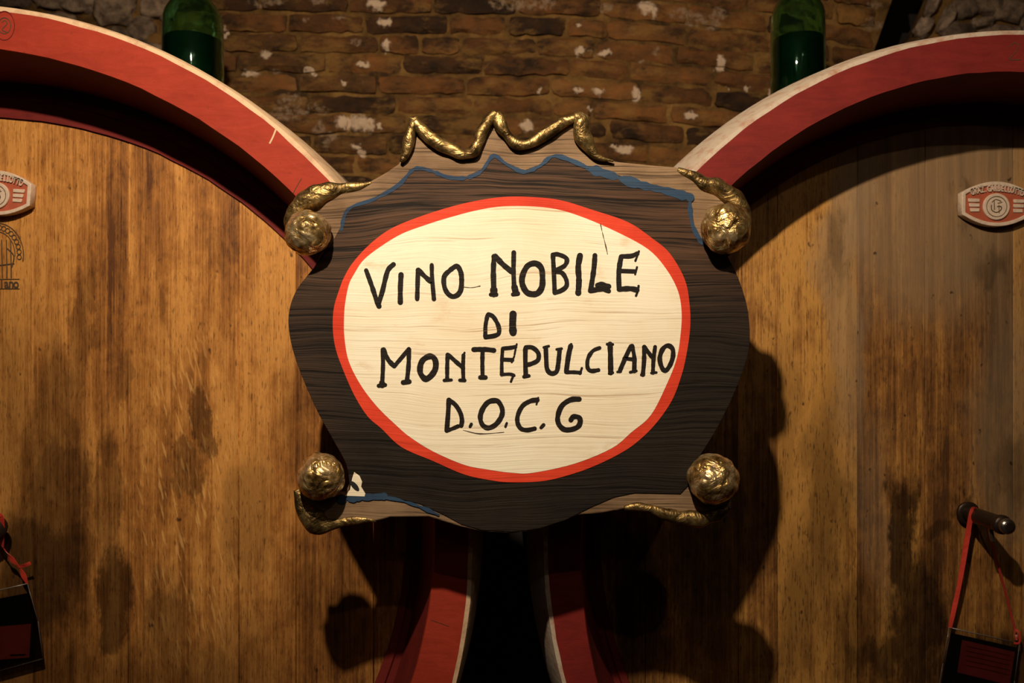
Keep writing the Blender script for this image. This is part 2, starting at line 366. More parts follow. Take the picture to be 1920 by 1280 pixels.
def brick_mat():
    s = N('old_brick'); oi = s.n('ShaderNodeObjectInfo').outputs['Random']
    n1 = s.noise(s.vec(s.pos, (11, 11, 20)), 1, 6, .68); n2 = s.noise(s.pos, 60, 4, .65)
    base = s.ramp(oi, [(0, (.022, .013, .008)), (.2, (.065, .031, .013)), (.5, (.115, .052, .018)), (.8, (.155, .076, .026)), (1, (.05, .026, .012))])
    col = s.mix(s.mr(n1, .42, .68, 0, .8), base, s.mix(1.0, base, (2.1, 1.7, 1.3), 'MULTIPLY'))
    col = s.mix(s.mr(n1, .34, .44, .8, 0), col, (.022, .013, .009))
    pale = s.noise(s.vec(s.pos, (16, 16, 24), (3, 1, 9)), 1, 5, .7)
    col = s.mix(s.mr(pale, .62, .72, 0, .55), col, (.22, .13, .07))
    # damp soot and ochre wash running over bricks and joints alike
    big = s.noise(s.vec(s.pos, (4.5, 4, 7)), 1, 5, .7)
    col = s.mix(s.mr(big, .36, .47, .75, 0), col, (.022, .013, .008))
    col = s.mix(s.mr(s.noise(s.vec(s.pos, (6, 4, 14), (7, 7, 7)), 1, 5, .7), .50, .62, 0, .6), col, (.26, .135, .036))
    hh = s.math('ADD', n1, s.math('MULTIPLY', n2, .5)); col, hh = limed(s, col, hh)
    s.bump(hh, .8, .012)
    return s.set(Base_Color=col, Roughness=.9, Specular_IOR_Level=.15)
M['brick'] = brick_mat()
def mortar_mat():
    s = N('ochre_mortar'); n1 = s.noise(s.pos, 9, 5, .65); n2 = s.noise(s.pos, 70, 4, .65)
    col = s.ramp(n1, [(.35, (.05, .026, .011)), (.5, (.15, .077, .022)), (.66, (.27, .145, .042))])
    hh = s.math('ADD', n1, n2); col, hh = limed(s, col, hh)
    s.bump(hh, .8, .01)
    return s.set(Base_Color=col, Roughness=.9, Specular_IOR_Level=.15)
M['mortar'] = mortar_mat()
M['lime'] = simple('white_lime', (.44, .32, .22), .9, 0, .8, 90)
M['lime_dull'] = simple('dull_lime', (.19, .125, .075), .9, 0, .9, 70)
def stone_mat():
    s = N('rubble_stone'); oi = s.n('ShaderNodeObjectInfo').outputs['Random']; n1 = s.noise(s.pos, 22, 6, .7)
    base = s.ramp(oi, [(0, (.13, .085, .052)), (.5, (.30, .20, .125)), (1, (.46, .32, .22))])
    col = s.mix(s.mr(n1, .4, .6), s.mix(1.0, base, (.35, .33, .33), 'MULTIPLY'), base)
    s.bump(n1, .8, .01); return s.set(Base_Color=col, Roughness=.9)
M['stone'] = stone_mat()
def glass():
    s = N('green_glass'); s.b.inputs['Transmission Weight'].default_value = 1.0; s.b.inputs['IOR'].default_value = 1.46
    n1 = s.noise(s.pos, 14, 2); s.bump(n1, .12, .01)
    return s.set(Base_Color=(.42, .84, .56), Roughness=.03)
M['glass'] = glass()
M['wine'] = N('dark_wine').set(Base_Color=(.004, .012, .009), Roughness=.12)
M['iron'] = simple('dark_iron', (.05, .032, .022), .38, .7, .3, 60)
M['steel'] = simple('worn_steel', (.38, .33, .27), .25, .95)
M['ribbon'] = simple('red_ribbon', (.60, .05, .03), .42)
M['ribbon_dull'] = simple('dark_red_ribbon', (.38, .035, .025), .45)
M['card'] = simple('black_card', (.012, .011, .011), .6)
M['card_red'] = simple('red_print', (.85, .11, .07), .6, 0, 0, 25)
M['card_red_dull'] = simple('dark_red_print', (.62, .075, .07), .6, 0, 0, 25)
def film():
    s = N('clear_plastic'); t = s.n('ShaderNodeBsdfTransparent'); g = s.n('ShaderNodeBsdfGlossy'); g.inputs['Roughness'].default_value = .12
    t.inputs[0].default_value = (.985, .985, .98, 1)
    fr = s.n('ShaderNodeFresnel'); fr.inputs[0].default_value = 1.35
    mx = s.n('ShaderNodeMixShader'); s.l(fr.outputs[0], mx.inputs[0]); s.l(t.outputs[0], mx.inputs[1]); s.l(g.outputs[0], mx.inputs[2])
    s.l(mx.outputs[0], s.out.inputs[0]); return s.m
M['film'] = film()
M['film_edge'] = simple('plastic_weld', (.16, .13, .11), .25)
M['plaque_red'] = simple('plaque_red', (.42, .09, .04), .6)
M['plaque_cream'] = simple('plaque_cream', (.66, .50, .37), .6, 0, .4, 120)
M['brand'] = simple('burnt_wood', (.075, .038, .016), .8)
M['old_wood'] = simple('cradle_wood', (.13, .075, .04), .75, 0, .5, 20)
M['floor'] = simple('cellar_floor', (.09, .06, .04), .8, 0, .5, 8)
M['plaster'] = simple('vault_brick', (.05, .03, .018), .9, 0, .6, 12)
M['dark'] = simple('shade_dark_masonry', (.02, .014, .010), .95, 0, .5, 12)  # near-black colour stands in for shade on the masonry

# ------------------------------------------------------------------ setting
XL, XR, YB, ZT = -3.4, 3.4, -2.6, 2.5
tag(box('floor', (0, .35, FLOOR_Z - .05), (XR - XL, 6.1, .1), M['floor'], None, 0), kind='structure')
tag(box('wall_left', (XL - .05, .35, .4), (.1, 6.1, 4.3), M['plaster'], None, 0), kind='structure')
tag(box('wall_right', (XR + .05, .35, .4), (.1, 6.1, 4.3), M['plaster'], None, 0), kind='structure')
tag(box('wall_front', (0, YB - .05, .4), (XR - XL, .1, 4.3), M['plaster'], None, 0), kind='structure')
vs, fs = [], []
for i in range(25):
    a = math.pi * i / 24
    for y in (YB, 3.4): vs.append((-3.4 * math.cos(a), y, 1.45 + 1.0 * math.sin(a)))
for i in range(24): fs.append((2 * i, 2 * i + 1, 2 * i + 3, 2 * i + 2))
tag(mesh('ceiling', vs, fs, M['plaster'], None, True), kind='structure')
# back wall: bed of mortar with a slanting recess, its back coloured dark for shade, where the rubble pier begins
wall = bpy.data.objects.new('wall_back', None); wall.location = P(960, 640, Y_WALL + .06); wall.location.z = FLOOR_Z
COL.objects.link(wall); tag(wall, kind='structure')
slab('mortar_bed', [(-1100, -1010), (2030, -1010), (1640, 92), (1600, 240), (1600, 430), (-1100, 430)], Y_WALL + .012, .10, 0, M['mortar'], wall)
slab('mortar_bed', [(2200, -1010), (1725, 60), (1690, 150), (1690, 430), (3000, 430), (3000, -1010)], Y_WALL + .012, .10, 0, M['mortar'], wall)
slab('lower_masonry', [(-1100, 431), (3000, 431), (3000, 1600), (-1100, 1600)], Y_WALL + .014, .10, 0, M['dark'], wall)  # coloured dark so the gap between the casks reads as shade
slab('recess_back', [(-1100, -1000), (3000, -1000), (3000, 1400), (-1100, 1400)], Y_WALL + .35, .05, 0, M['dark'], wall)  # same painted shade, seen as the slanting dark band
def course(x):
    d = x - 1000
    return .012 * (x - 740) if d < 0 else 3.1 + .03 * d + .00011 * d * d
def brick(x0, x1, yt, yb, m=M['brick'], skew=0, proud=0.0, Y=Y_WALL):
    nx, nz = 10, 4; sd = random.random() * 100
    pr = random.uniform(-.004, .007) + proud
    vs, fs = [], []
    for j in range(nz + 1):
        for i in range(nx + 1):
            u, v = i / nx, j / nz
            edge = i in (0, nx) or j in (0, nz)
            x = x0 + (x1 - x0) * u; y = yt + (yb - yt) * v
            n_ = noise.noise_vector(Vector((x * .035 + sd, y * .07, sd))) + .5 * noise.noise_vector(Vector((x * .12 + sd, y * .1, sd)))
            if i in (0, nx): x += n_.x * 4
            y += n_.y * 5
            cx, cy = .5 - abs(u - .5), .5 - abs(v - .5)
            if cx < .01 and cy < .01: x += 2 if u < .5 else -2; y += 1.5 if v < .5 else -1.5
            x += skew * (v - .5); y += course(x)
            p = P(x, y, Y); p.y = Y - pr - .009 * n_.z + (.009 if edge else 0)
            vs.append(p)
    W_ = nx + 1
    for j in range(nz):
        for i in range(nx):
            a = j * W_ + i; fs.append((a, a + W_, a + W_ + 1, a + 1))
    rim = [i for i in range(W_)] + [j * W_ + nx for j in range(1, nz + 1)] + [nz * W_ + i for i in range(nx - 1, -1, -1)] + [j * W_ for j in range(nz - 1, 0, -1)]
    b0 = len(vs)
    for r in rim: q = vs[r].copy(); q.y = Y + .05; vs.append(q)
    for k in range(len(rim)):
        k2 = (k + 1) % len(rim); fs.append((rim[k], rim[k2], b0 + k2, b0 + k))
    o = mesh('brick', vs, fs, m, wall, True, 35); return o
y = 24 - 38 * 4
row = 0
while y < 420:
    h = 38 + random.uniform(-1.5, 1.5)
    x = 150 - random.uniform(0, 150) if y < 330 else 420 - random.uniform(0, 100)
    if y < 100: x = 318 - (y * .1) + random.uniform(-10, 10)
    end = 1690 - max(y, -200) * .55
    while x < end - 20:
        L = random.choice([150, 158, 165, 142, 76, 110, 150])
        x1 = min(x + L, end - course(min(x + L, end)) * .5)
        if x1 - x < 40: break
        brick(x + 2.5, x1 - 2.5, y - h + 3.4, y - 2.6)
        x = x1 + random.uniform(0, 2)
    y += h; row += 1
def lump(name, cx, cy, rx, ry, m, depth=.02, Y=Y_WALL, sub=3, rough=.35, sd=None, tilt=0, add=0):
    bm = bmesh.new(); bmesh.ops.create_icosphere(bm, subdivisions=sub, radius=1)
    sd = random.random() * 50 if sd is None else sd
    for v in bm.verts:
        d = v.co.normalized(); n1 = noise.noise(d * 1.6 + Vector((sd, 0, 0))); n2 = noise.noise(d * 4 + Vector((0, sd, 0)))
        r = 1 + rough * n1 * 1.3 + rough * .5 * n2
        # blocky profile
        e = .7; q = Vector([math.copysign(abs(c) ** e, c) for c in d]) * r * .9
        x, z = q.x * rx, q.z * ry
        x, z = x * math.cos(tilt) - z * math.sin(tilt), x * math.sin(tilt) + z * math.cos(tilt)
        p = P(cx + x, cy + z + add, Y); p.y = Y + q.y * depth; v.co = p
    bmesh.ops.recalc_face_normals(bm, faces=bm.faces)
    return bm_obj(name, bm, m, wall, True)
# rubble stones, upper left and the pier upper right
for a in [(25, -10, 42, 30), (95, 2, 36, 20), (150, 2, 34, 26), (218, 15, 44, 38), (118, 42, 34, 18), (180, 68, 30, 17), (228, 72, 26, 20), (268, 60, 26, 26),
          (290, 12, 28, 34), (60, -60, 60, 26), (170, -62, 60, 30), (280, -60, 50, 30), (250, 108, 30, 16), (300, 125, 30, 20), (290, 95, 24, 14)]:
    lump('stone', *a, M['stone'], .03, Y_WALL + .01, 3, .3)
for cx, cy, rx, ry, t in [(1748, 10, 9, 24, .45), (1731, 52, 15, 22, .45), (1718, 96, 15, 22, .35), (1706, 140, 15, 20, .3), (1764, -30, 14, 24, .5),
                          (1772, 40, 12, 36, .4), (1793, 68, 32, 26, 0), (1806, 18, 26, 18, -.1), (1850, 12, 30, 20, .05), (1888, 22, 38, 26, .1), (1872, 66, 44, 16, 0),
                          (1838, 46, 24, 12, 0), (1940, 50, 30, 40, 0), (1860, -34, 60, 24, 0), (1965, -20, 50, 36, 0), (1820, 110, 40, 22, 0), (1900, 112, 50, 24, 0)]:
    lump('stone', cx, cy, rx, ry, M['stone'], .035, Y_WALL + .01, 3, .3, None, t)

# ------------------------------------------------------------------ casks
def ring(c, a, b, Y, n=192, wob=0.0, sd=0):
    out = []
    for i in range(n):
        t = i * math.tau / n
        k = 1 + (wob * (noise.noise(Vector((math.cos(t) * 14, math.sin(t) * 14, sd))) + .7 * noise.noise(Vector((math.cos(t) * 40, math.sin(t) * 40, sd + 3)))) if wob else 0)
        p = P(c[0] + a * k * math.cos(t), c[1] - b * k * math.sin(t), Y); out.append(p)
    return out
def wring(c, a, b, Y, n=192):     # the same in metres: centre (x, z), radii
    return [Vector((c[0] + a * math.cos(i * math.tau / n), Y, c[1] + b * math.sin(i * math.tau / n))) for i in range(n)]
def loft(name, rings, m, parent, cap0=False, cap1=False, smooth=True, angle=30):
    n = len(rings[0]); vs = [v for r in rings for v in r]; fs = []
    for k in range(len(rings) - 1):
        for i in range(n):
            j = (i + 1) % n; fs.append((k * n + i, k * n + j, (k + 1) * n + j, (k + 1) * n + i))
    if cap0: fs.append(tuple(range(n)))
    if cap1: fs.append(tuple(range((len(rings) - 1) * n, len(rings) * n))[::-1])
    return mesh(name, vs, fs, m, parent, smooth, angle)
def cask(label, c_out, ro, c_in, ri, c_w, rw, rr, seams, mats, depth, sd, bil):
    k = Y_RIM / F
    cw = ((c_out[0] - 960) * k, (640 - c_out[1]) * k); a, b = ro[0] * k, ro[1] * k
    root = empty('wine_cask', (cw[0], (Y_RIM + depth) / 2, cw[1] - b - bil), label, 'cask')
    # painted face of the stave ends
    f = loft('painted_rim', [ring(c_in, ri[0] - 2, ri[1] - 2, Y_RIM + .006, wob=.0015, sd=sd), ring(c_in, ri[0], ri[1], Y_RIM, wob=.0015, sd=sd),
                             ring(c_out, ro[0] - 13, ro[1] - 13, Y_RIM, wob=.0018, sd=sd + 9)], mats['rim'], root)
    e = loft('bare_edge', [ring(c_out, ro[0] - 13, ro[1] - 13, Y_RIM, wob=.0018, sd=sd + 9), ring(c_out, ro[0] - 5, ro[1] - 5, Y_RIM + .001, wob=.001, sd=sd + 5),
                           wring(cw, a, b, Y_RIM + .012), wring(cw, a + bil * .35, b + bil * .35, Y_RIM + .05), wring(cw, a + bil * .7, b + bil * .7, Y_RIM + .12)], mats['edge'], root)
    e['label'] = 'bare unpainted outer edge'
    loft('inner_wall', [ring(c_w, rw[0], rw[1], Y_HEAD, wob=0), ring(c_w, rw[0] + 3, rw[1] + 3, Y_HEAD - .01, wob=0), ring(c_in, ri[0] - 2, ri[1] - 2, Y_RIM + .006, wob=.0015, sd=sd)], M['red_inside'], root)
    rs = []
    for i in range(15):
        t = i / 14; q = bil * (.7 + .3 * math.sin(math.pi * t)); rs.append(wring(cw, a + q, b + q, Y_RIM + .12 + (depth - Y_RIM - .12) * t))
    rs.append(wring(cw, a - .04, b - .04, depth)); rs.append(wring(cw, a - .04, b - .04, depth - .04))
    loft('stave_body', rs, M['body'], root, False, True)
    for t in (.80, .93):
        q = bil * (.7 + .3 * math.sin(math.pi * t)) + .003; yy = Y_RIM + (depth - Y_RIM) * t
        loft('hoop', [wring(cw, a + q - .004, b + q - .004, yy - .03), wring(cw, a + q, b + q, yy - .03), wring(cw, a + q, b + q, yy + .03), wring(cw, a + q - .004, b + q - .004, yy + .03)], M['iron'], root)
    # painted border of the head, in two steps
    mid = ((rw[0] + rr[0]) / 2 , (rw[1] + rr[1]) / 2)
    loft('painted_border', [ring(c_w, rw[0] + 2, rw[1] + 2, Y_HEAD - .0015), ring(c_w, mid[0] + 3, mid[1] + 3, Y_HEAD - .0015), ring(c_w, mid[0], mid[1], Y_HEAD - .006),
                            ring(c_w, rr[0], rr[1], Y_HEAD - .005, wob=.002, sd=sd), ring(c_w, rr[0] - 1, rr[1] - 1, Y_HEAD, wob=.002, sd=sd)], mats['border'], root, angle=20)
    # head boards
    A, B = rw[0] - 4, rw[1] - 4
    for i in range(len(seams) - 1):
        x0, x1 = seams[i] + .5, seams[i + 1] - .5
        pts = []
        for j in range(13):
            x = x0 + (x1 - x0) * j / 12; q = max(0, 1 - ((x - c_w[0]) / A) ** 2) ** .5; pts.append((x, c_w[1] - B * q))
        for j in range(13):
            x = x1 + (x0 - x1) * j / 12; q = max(0, 1 - ((x - c_w[0]) / A) ** 2) ** .5; pts.append((x, c_w[1] + B * q + .01))
        slab('head_board', pts, Y_HEAD + random.uniform(-.0006, .0006), .045, .0008, mats['head'], root, 1)
    return root
def depths(side):
    global Y_RIM, Y_HEAD
    Y_RIM, Y_HEAD = (1.332, 1.467) if side == 'L' else (1.362, 1.540)
depths('L')
caskL = cask('left wine cask with bright vermilion rim and amber oak head', (-104, 1028), (995, 1026), (-122, 1003), (937, 919), (-25, 990), (812, 835), (787, 770),
             [-836, -700, -540, -350, -160, 62, 240, 448, 555, 700, 786], dict(rim=M['red_left'], edge=M['edge_left'], border=M['red_inside'], head=M['head_left']), 2.52, 1, .010)
depths('R')
caskR = cask('right wine cask with dark crimson rim and grey-brown weathered head', (1909, 1014), (895, 962), (1893, 1029), (805, 895), (1835, 985), (735, 790), (712, 752),
             [1101, 1210, 1385, 1458, 1608, 1735, 1900, 2080, 2250, 2420, 2569], dict(rim=M['red_right'], edge=M['edge_right'], border=M['red_inside'], head=M['head_right']), 2.52, 21, .032)
# marks on the casks
depths('L')
strokes('stamped_mark', [([(x + 12 * math.cos(t), y + 15 * math.sin(t)) for t in [j * math.tau / 12 for j in range(12)]], 1.6, True) for x, y in [(8, 48)]] +
        [([(4, 42), (9, 38), (13, 44), (8, 50), (4, 56), (12, 60)], 1.6)], Y_RIM - .0004, M['brand'], caskL)
strokes('stamped_ring', [([(8 + 19 * math.cos(t), 48 + 27 * math.sin(t)) for t in [j * math.tau / 16 for j in range(16)]], 1.6, True)], Y_RIM - .0004, M['red_inside'], caskL)
strokes('rim_nick', [([(517, 243), (512, 256), (506, 268)], 3.2)], Y_RIM - .0004, M['edge_left'], caskL)
strokes('rim_crack', [([(565, 335), (556, 350), (550, 362)], 1.2)], Y_RIM - .0004, M['crack'], caskL)
strokes('rim_crack', [([(808, 1162), (825, 1168), (842, 1174)], 1.0)], Y_RIM - .0004, M['crack'], caskL)
# burnt brand under the left plaque: ring of beads, monogram and a name ending in "ano"
bl = [([(-6 + 50 * math.cos(t), 478 + 60 * math.sin(t)) for t in [-1.57 + j * 1.75 / 9 for j in range(10)]], 1.8),
      ([(-6 + 34 * math.cos(t), 478 + 44 * math.sin(t)) for t in [-1.57 + j * 1.6 / 9 for j in range(10)]], 1.5)]
for j in range(9):
    t = -1.45 + j * .19; cx, cy = -6 + 42 * math.cos(t), 478 + 52 * math.sin(t)
    bl.append(([(cx + 4 * math.cos(q), cy + 4.5 * math.sin(q)) for q in [k * math.tau / 6 for k in range(6)]], 1.6, True))
for x in (3, 12, 20): bl.append(([(x, 450), (x + 1, 520)], 2.0))
bl += [([(0, 497), (26, 494)], 2), ([(14, 466), (26, 480), (22, 500)], 2.2), ([(0, 541), (36, 541)], 1.4), ([(0, 523), (36, 523)], 1.2)]
strokes('burnt_brand', bl, Y_HEAD - .0012, M['brand'], caskL)
def lettering(name, text, size, m, parent, place, Y, extrude=.001):
    """raised letters; place(i, n) -> (x, y, angle) in pixels at depth Y for each letter"""
    n = len(text)
    for i, ch in enumerate(text):
        if ch == ' ': continue
        cu = bpy.data.curves.new('t', 'FONT'); cu.body = ch; cu.size = size; cu.extrude = extrude; cu.align_x = 'CENTER'; cu.align_y = 'CENTER'; cu.resolution_u = 3; cu.offset = size * .025
        o = bpy.data.objects.new('t', cu); COL.objects.link(o); dg = bpy.context.evaluated_depsgraph_get(); dg.update()
        me = bpy.data.meshes.new_from_object(o.evaluated_get(dg)); bpy.data.objects.remove(o)
        x, y, a, sx = place(i, n); c = P(x, y, Y)
        for v in me.vertices:
            u, w_, z = v.co; u *= sx
            v.co = Vector((c.x + u * math.cos(a) + w_ * math.sin(a), Y - z, c.z - u * math.sin(a) + w_ * math.cos(a)))
        me.materials.clear(); me.materials.append(m)
        yield me
def letter_obj(name, me, parent): me.name = name; return link(bpy.data.objects.new(name, me), parent)
def brandtext():
    for me in lettering('letter', 'iano', .024, M['brand'], caskL, lambda i, n: (3 + i * 9, 532, 0, .8), Y_HEAD - .0012, .0001): letter_obj('burnt_letter', me, caskL)
brandtext()

depths('R')
strokes('stamped_mark', [([(1893, 88), (1902, 80), (1910, 86), (1904, 98), (1893, 111), (1914, 112)], 1.5)], Y_RIM - .0004, M['brand'], caskR)
strokes('stamped_mark', [([(1086, 1103), (1090, 1101)], 2)], Y_RIM - .0004, M['crack'], caskR)
# oval maker's plaques on the heads
def plaque(cx, cy, tilt, label, mx=1):
    Yf = Y_HEAD - .0185
    root = empty('maker_plaque', P(cx, cy, Y_HEAD), label, 'plaque')
    ct, st = math.cos(tilt), math.sin(tilt)
    def T(u, v): return (cx + u * ct - v * st, cy + u * st + v * ct)
    def lens(k, w_, h):
        pts = []
        for j in range(21):
            u = -w_ + 2 * w_ * j / 20; pts.append((u, -h * (1 - .52 * (u / w_) ** 2)))
        for j in range(21):
            u = w_ - 2 * w_ * j / 20; pts.append((u, h * (1 - .52 * (u / w_) ** 2)))
        return [T(u * k, v * k) for u, v in pts]
    slab('plate', lens(1, 64, 41), Yf + .003, .014, .001, M['plaque_red'], root)
    slab('border', lens(1, 65, 42), Yf, .0165, .0012, M['plaque_cream'], root, 2, False, [lens(1, 58, 35)])
    slab('medallion', [T(25 * math.cos(t), 5 + 25 * math.sin(t)) for t in [j * math.tau / 32 for j in range(32)]], Yf - .0005, .005, .001, M['plaque_cream'], root)
    ln = [([T(19 * math.cos(t), 5 + 19 * math.sin(t)) for t in [j * math.tau / 14 for j in range(14)]], 1.2, True)]
    ln += [([T(-9, -3), T(-2, -8), T(8, -5)], 1.6), ([T(-10, 3), T(-9, 12), T(0, 16), T(8, 11), T(8, 5), T(1, 5)], 1.8), ([T(-5, -5), T(-4, 11)], 1.5), ([T(2, -1), T(10, -3)], 1.5), ([T(4, 2), T(5, 17)], 1.4)]
    strokes('monogram', ln, Yf - .0008, M['brand'], root)
    for side in (-1, 1):
        for j, v in enumerate((-6, 3, 12)):
            x0, x1 = (32, 53 - j * 2); u0, u1 = (x0, x1) if side > 0 else (-x1, -x0)
            slab('text_bar', [T(u0, v - 3.2), T(u1, v - 3.2), T(u1, v + 3.2), T(u0, v + 3.2)], Yf + .001, .003, .0006, M['plaque_cream'], root)
    def place(i, n):
        u = -50 + 100 * (i + .5) / n; v = -28.5 * (1 - .50 * (u / 64) ** 2)
        return (*T(u, v), tilt + .0105 * u * .62, .56)
    for me in lettering('letter', 'GRAZ.GARBELLOTTO', .0165, M['plaque_cream'], root, place, Yf + .0015, .0015): letter_obj('letter', me, root)
    return root
plaque(1869, 382, .02, 'cream and red oval plaque on the weathered grey-brown cask head')
depths('L')
plaque(-8, 361, .06, 'cream and red oval plaque on the amber oak cask head, cut by the frame')

# ------------------------------------------------------------------ cradles under the casks
def cradle(cx, bottom, a, label):
    root = empty('cask_cradle', (cx, 1.9, FLOOR_Z), label, 'cradle')
    for yy in (1.62, 2.3):
        h = bottom - FLOOR_Z; pts = [(-.6, 0), (.6, 0)]
        for j in range(13):
            u = .6 - 1.2 * j / 12; pts.append((u, h + .0 + a - math.sqrt(max(a * a - u * u, 0)) - .002))
        vs = [(cx + u, yy - .07, FLOOR_Z + v) for u, v in pts] + [(cx + u, yy + .07, FLOOR_Z + v) for u, v in pts]; n = len(pts)
        mesh('saddle', vs, [tuple(range(n)), tuple(range(n, 2 * n))[::-1]] + [(i, (i + 1) % n + 0, (i + 1) % n + n, i + n)[::-1] for i in range(n)], M['old_wood'], root)
    for s_ in (-.42, .42): box('runner', (cx + s_, 1.96, FLOOR_Z + .05), (.1, .9, .1), M['old_wood'], root, .004)
depths('L'); k = Y_RIM / F
cradle((-104 - 960) * k, (640 - 1028) * k - 1026 * k - .012, .93, 'wooden cradle on the floor under the left cask')
depths('R'); k = Y_RIM / F
cradle((1909 - 960) * k, (640 - 1014) * k - 962 * k - .034, .90, 'wooden cradle on the floor under the right cask')

# ------------------------------------------------------------------ green bottles on top of the casks
def lathe(name, prof, c, m, parent, n=48, flip=False):
    vs, fs = [], []
    for r, z in prof:
        for i in range(n): vs.append((c[0] + r * math.cos(i * math.tau / n), c[1] + r * math.sin(i * math.tau / n), c[2] + z))
    for j in range(len(prof) - 1):
        for i in range(n):
            k_ = (i + 1) % n; fs.append((j * n + i, j * n + k_, (j + 1) * n + k_, (j + 1) * n + i))
    fs.append(tuple(range(n))[::-1]); fs.append(tuple(range((len(prof) - 1) * n, len(prof) * n)))
    return mesh(name, vs, fs, m, parent, True, 50)
def bottle(x, y, z, r, zs, zl, label, surf):
    """zs shoulder height, zl liquid height above the base"""
    root = empty('glass_bottle', (x, y, z), label, 'bottle', 'green glass bottles on the casks')
    outer = [(r * .80, 0), (r * .93, .004), (r, .018), (r * 1.0, zs * .5), (r * .985, zs - .022), (r * .93, zs - .006), (r * .80, zs + .012), (r * .58, zs + .030), (r * .40, zs + .045), (r * .34, zs + .065), (r * .34, zs + .115), (r * .40, zs + .118), (r * .40, zs + .13)]
    t = .004
    inner = [(q - t, zz) for q, zz in outer[::-1]]; inner[-1] = (r * .76, .006); inner[-2] = (r * .93 - t, .010)
    lathe('glass', outer + inner, (x, y, z), M['glass'], root)
    lathe('wine', [(r * .74, .0075), (r * .93 - t - .001, .012), (r - t - .001, .022), (r - t - .001, zl - .003), (r - t - .003, zl)], (x, y, z), M['wine'], root)
    lathe('stopper', [(r * .27, zs + .085), (r * .27, zs + .13), (r * .33, zs + .131), (r * .33, zs + .155)], (x, y, z), M['old_wood'], root)
    o = lathe('seat_ring', [(r * .70, -.022), (r * .82, -.0225), (r * .84, -.0005), (r * .7, -.0005)], (x, y, z), M['old_wood'], root)
    for v in o.data.vertices:      # scribed to the curve of the cask
        if v.co.z < -.01: v.co.z = surf(x + v.co.x, y + v.co.y) - z + .0012
    return root
def top_of(c, ro, x, Y, bil):
    k = Y_RIM / F; q = bil * (.7 + .3 * math.sin(math.pi * (Y - Y_RIM - .12) / (2.52 - Y_RIM - .12))); cx, cz = (c[0] - 960) * k, (640 - c[1]) * k
    a, b = ro[0] * k + q, ro[1] * k + q; return cz + b * math.sqrt(1 - ((x - cx) / a) ** 2)
depths('L'); bx = P(362, 0, 1.95).x; zt = top_of((-104, 1028), (995, 1026), bx, 1.95, .010) + .020
bottle(bx, 1.95, zt, .071, .803 - zt, .733 - zt, 'green glass bottle half full of dark wine standing on the left cask', lambda x, y: top_of((-104, 1028), (995, 1026), x, y, .010))
depths('R'); bx = P(1496, 0, 1.95).x; zt = top_of((1909, 1014), (895, 962), bx, 1.95, .032) + .022
bottle(bx, 1.95, zt, .064, .812 - zt, .735 - zt, 'green glass bottle with dark wine standing on the right cask', lambda x, y: top_of((1909, 1014), (895, 962), x, y, .032))

# ------------------------------------------------------------------ tap, ribbon and card sleeves
depths('R')
tapR = empty('sampling_tap', P(1822, 962, Y_HEAD), 'dark iron tap with a steel end on the right cask head', 'tap')
a = P(1816, 962, Y_HEAD - .010); b = P(1893, 988, Y_HEAD - .130); d = b - a
def along(t, r): q = a + d * t; return (q.x, q.y, q.z, r)
tube('pipe', [along(0, .015), along(.5, .0148), along(.78, .0145)], M['iron'], tapR, 20)
tube('collar', [along(.77, .0165), along(.80, .0175), along(.84, .0175), along(.87, .0165)], M['iron'], tapR, 20)
tube('spout', [along(.86, .0130), along(.93, .0140), along(.97, .0138), along(1.0, .0105)], M['steel'], tapR, 20)
tube('end_plug', [along(.999, .0085), along(1.01, .0085), along(1.015, .006)], M['iron'], tapR, 16)
q = a + d * .55; tube('lever', [(q.x, q.y, q.z - .008, .0045), (q.x + .002, q.y, q.z - .025, .0045), (q.x + .004, q.y - .002, q.z - .038, .0035)], M['steel'], tapR, 10)
tube('flange', [along(-.03, .022), along(.012, .022), along(.03, .018)], M['iron'], tapR, 20)
depths('L')
tapL = empty('sampling_tap', P(-14, 990, Y_HEAD), 'black iron tap knob at the left edge of the amber cask head', 'tap')
a = P(-14, 990, Y_HEAD - .014); b = P(-11, 989, Y_HEAD - .055); d = b - a
tube('pipe', [along(0, .015), along(.6, .015)], M['iron'], tapL, 20)
tube('spout', [along(.58, .016), along(.7, .021), along(.9, .021), along(1, .014)], M['iron'], tapL, 20)
def ribbon(name, pts, m, parent):
    """pts: pixel x, y, depth, half width in px, twist"""
    c = catmull([P(p[0], p[1], p[2]) for p in pts], 6); h = [v.x for v in catmull([Vector((p[3], p[4], 0)) for p in pts], 6)]; tw = [v.y for v in catmull([Vector((p[3], p[4], 0)) for p in pts], 6)]
    vs, fs = [], []
    for i, p in enumerate(c):
        t = (c[min(i + 1, len(c) - 1)] - c[max(i - 1, 0)]).normalized(); s_ = t.cross(Vector((0, 1, 0))).normalized(); y_ = t.cross(s_).normalized()
        dd = s_ * math.cos(tw[i]) + y_ * math.sin(tw[i]); nn = t.cross(dd).normalized() * .0004
        w_ = h[i] * .001
        vs += [p + dd * w_ + nn, p - dd * w_ + nn, p - dd * w_ - nn, p + dd * w_ - nn]
    for i in range(len(c) - 1):
        for j in range(4): k_ = (j + 1) % 4; fs.append((4 * i + j, 4 * i + k_, 4 * i + 4 + k_, 4 * i + 4 + j))
    fs += [(3, 2, 1, 0), tuple(range(len(vs) - 4, len(vs)))]
    return mesh(name, vs, fs, m, parent)
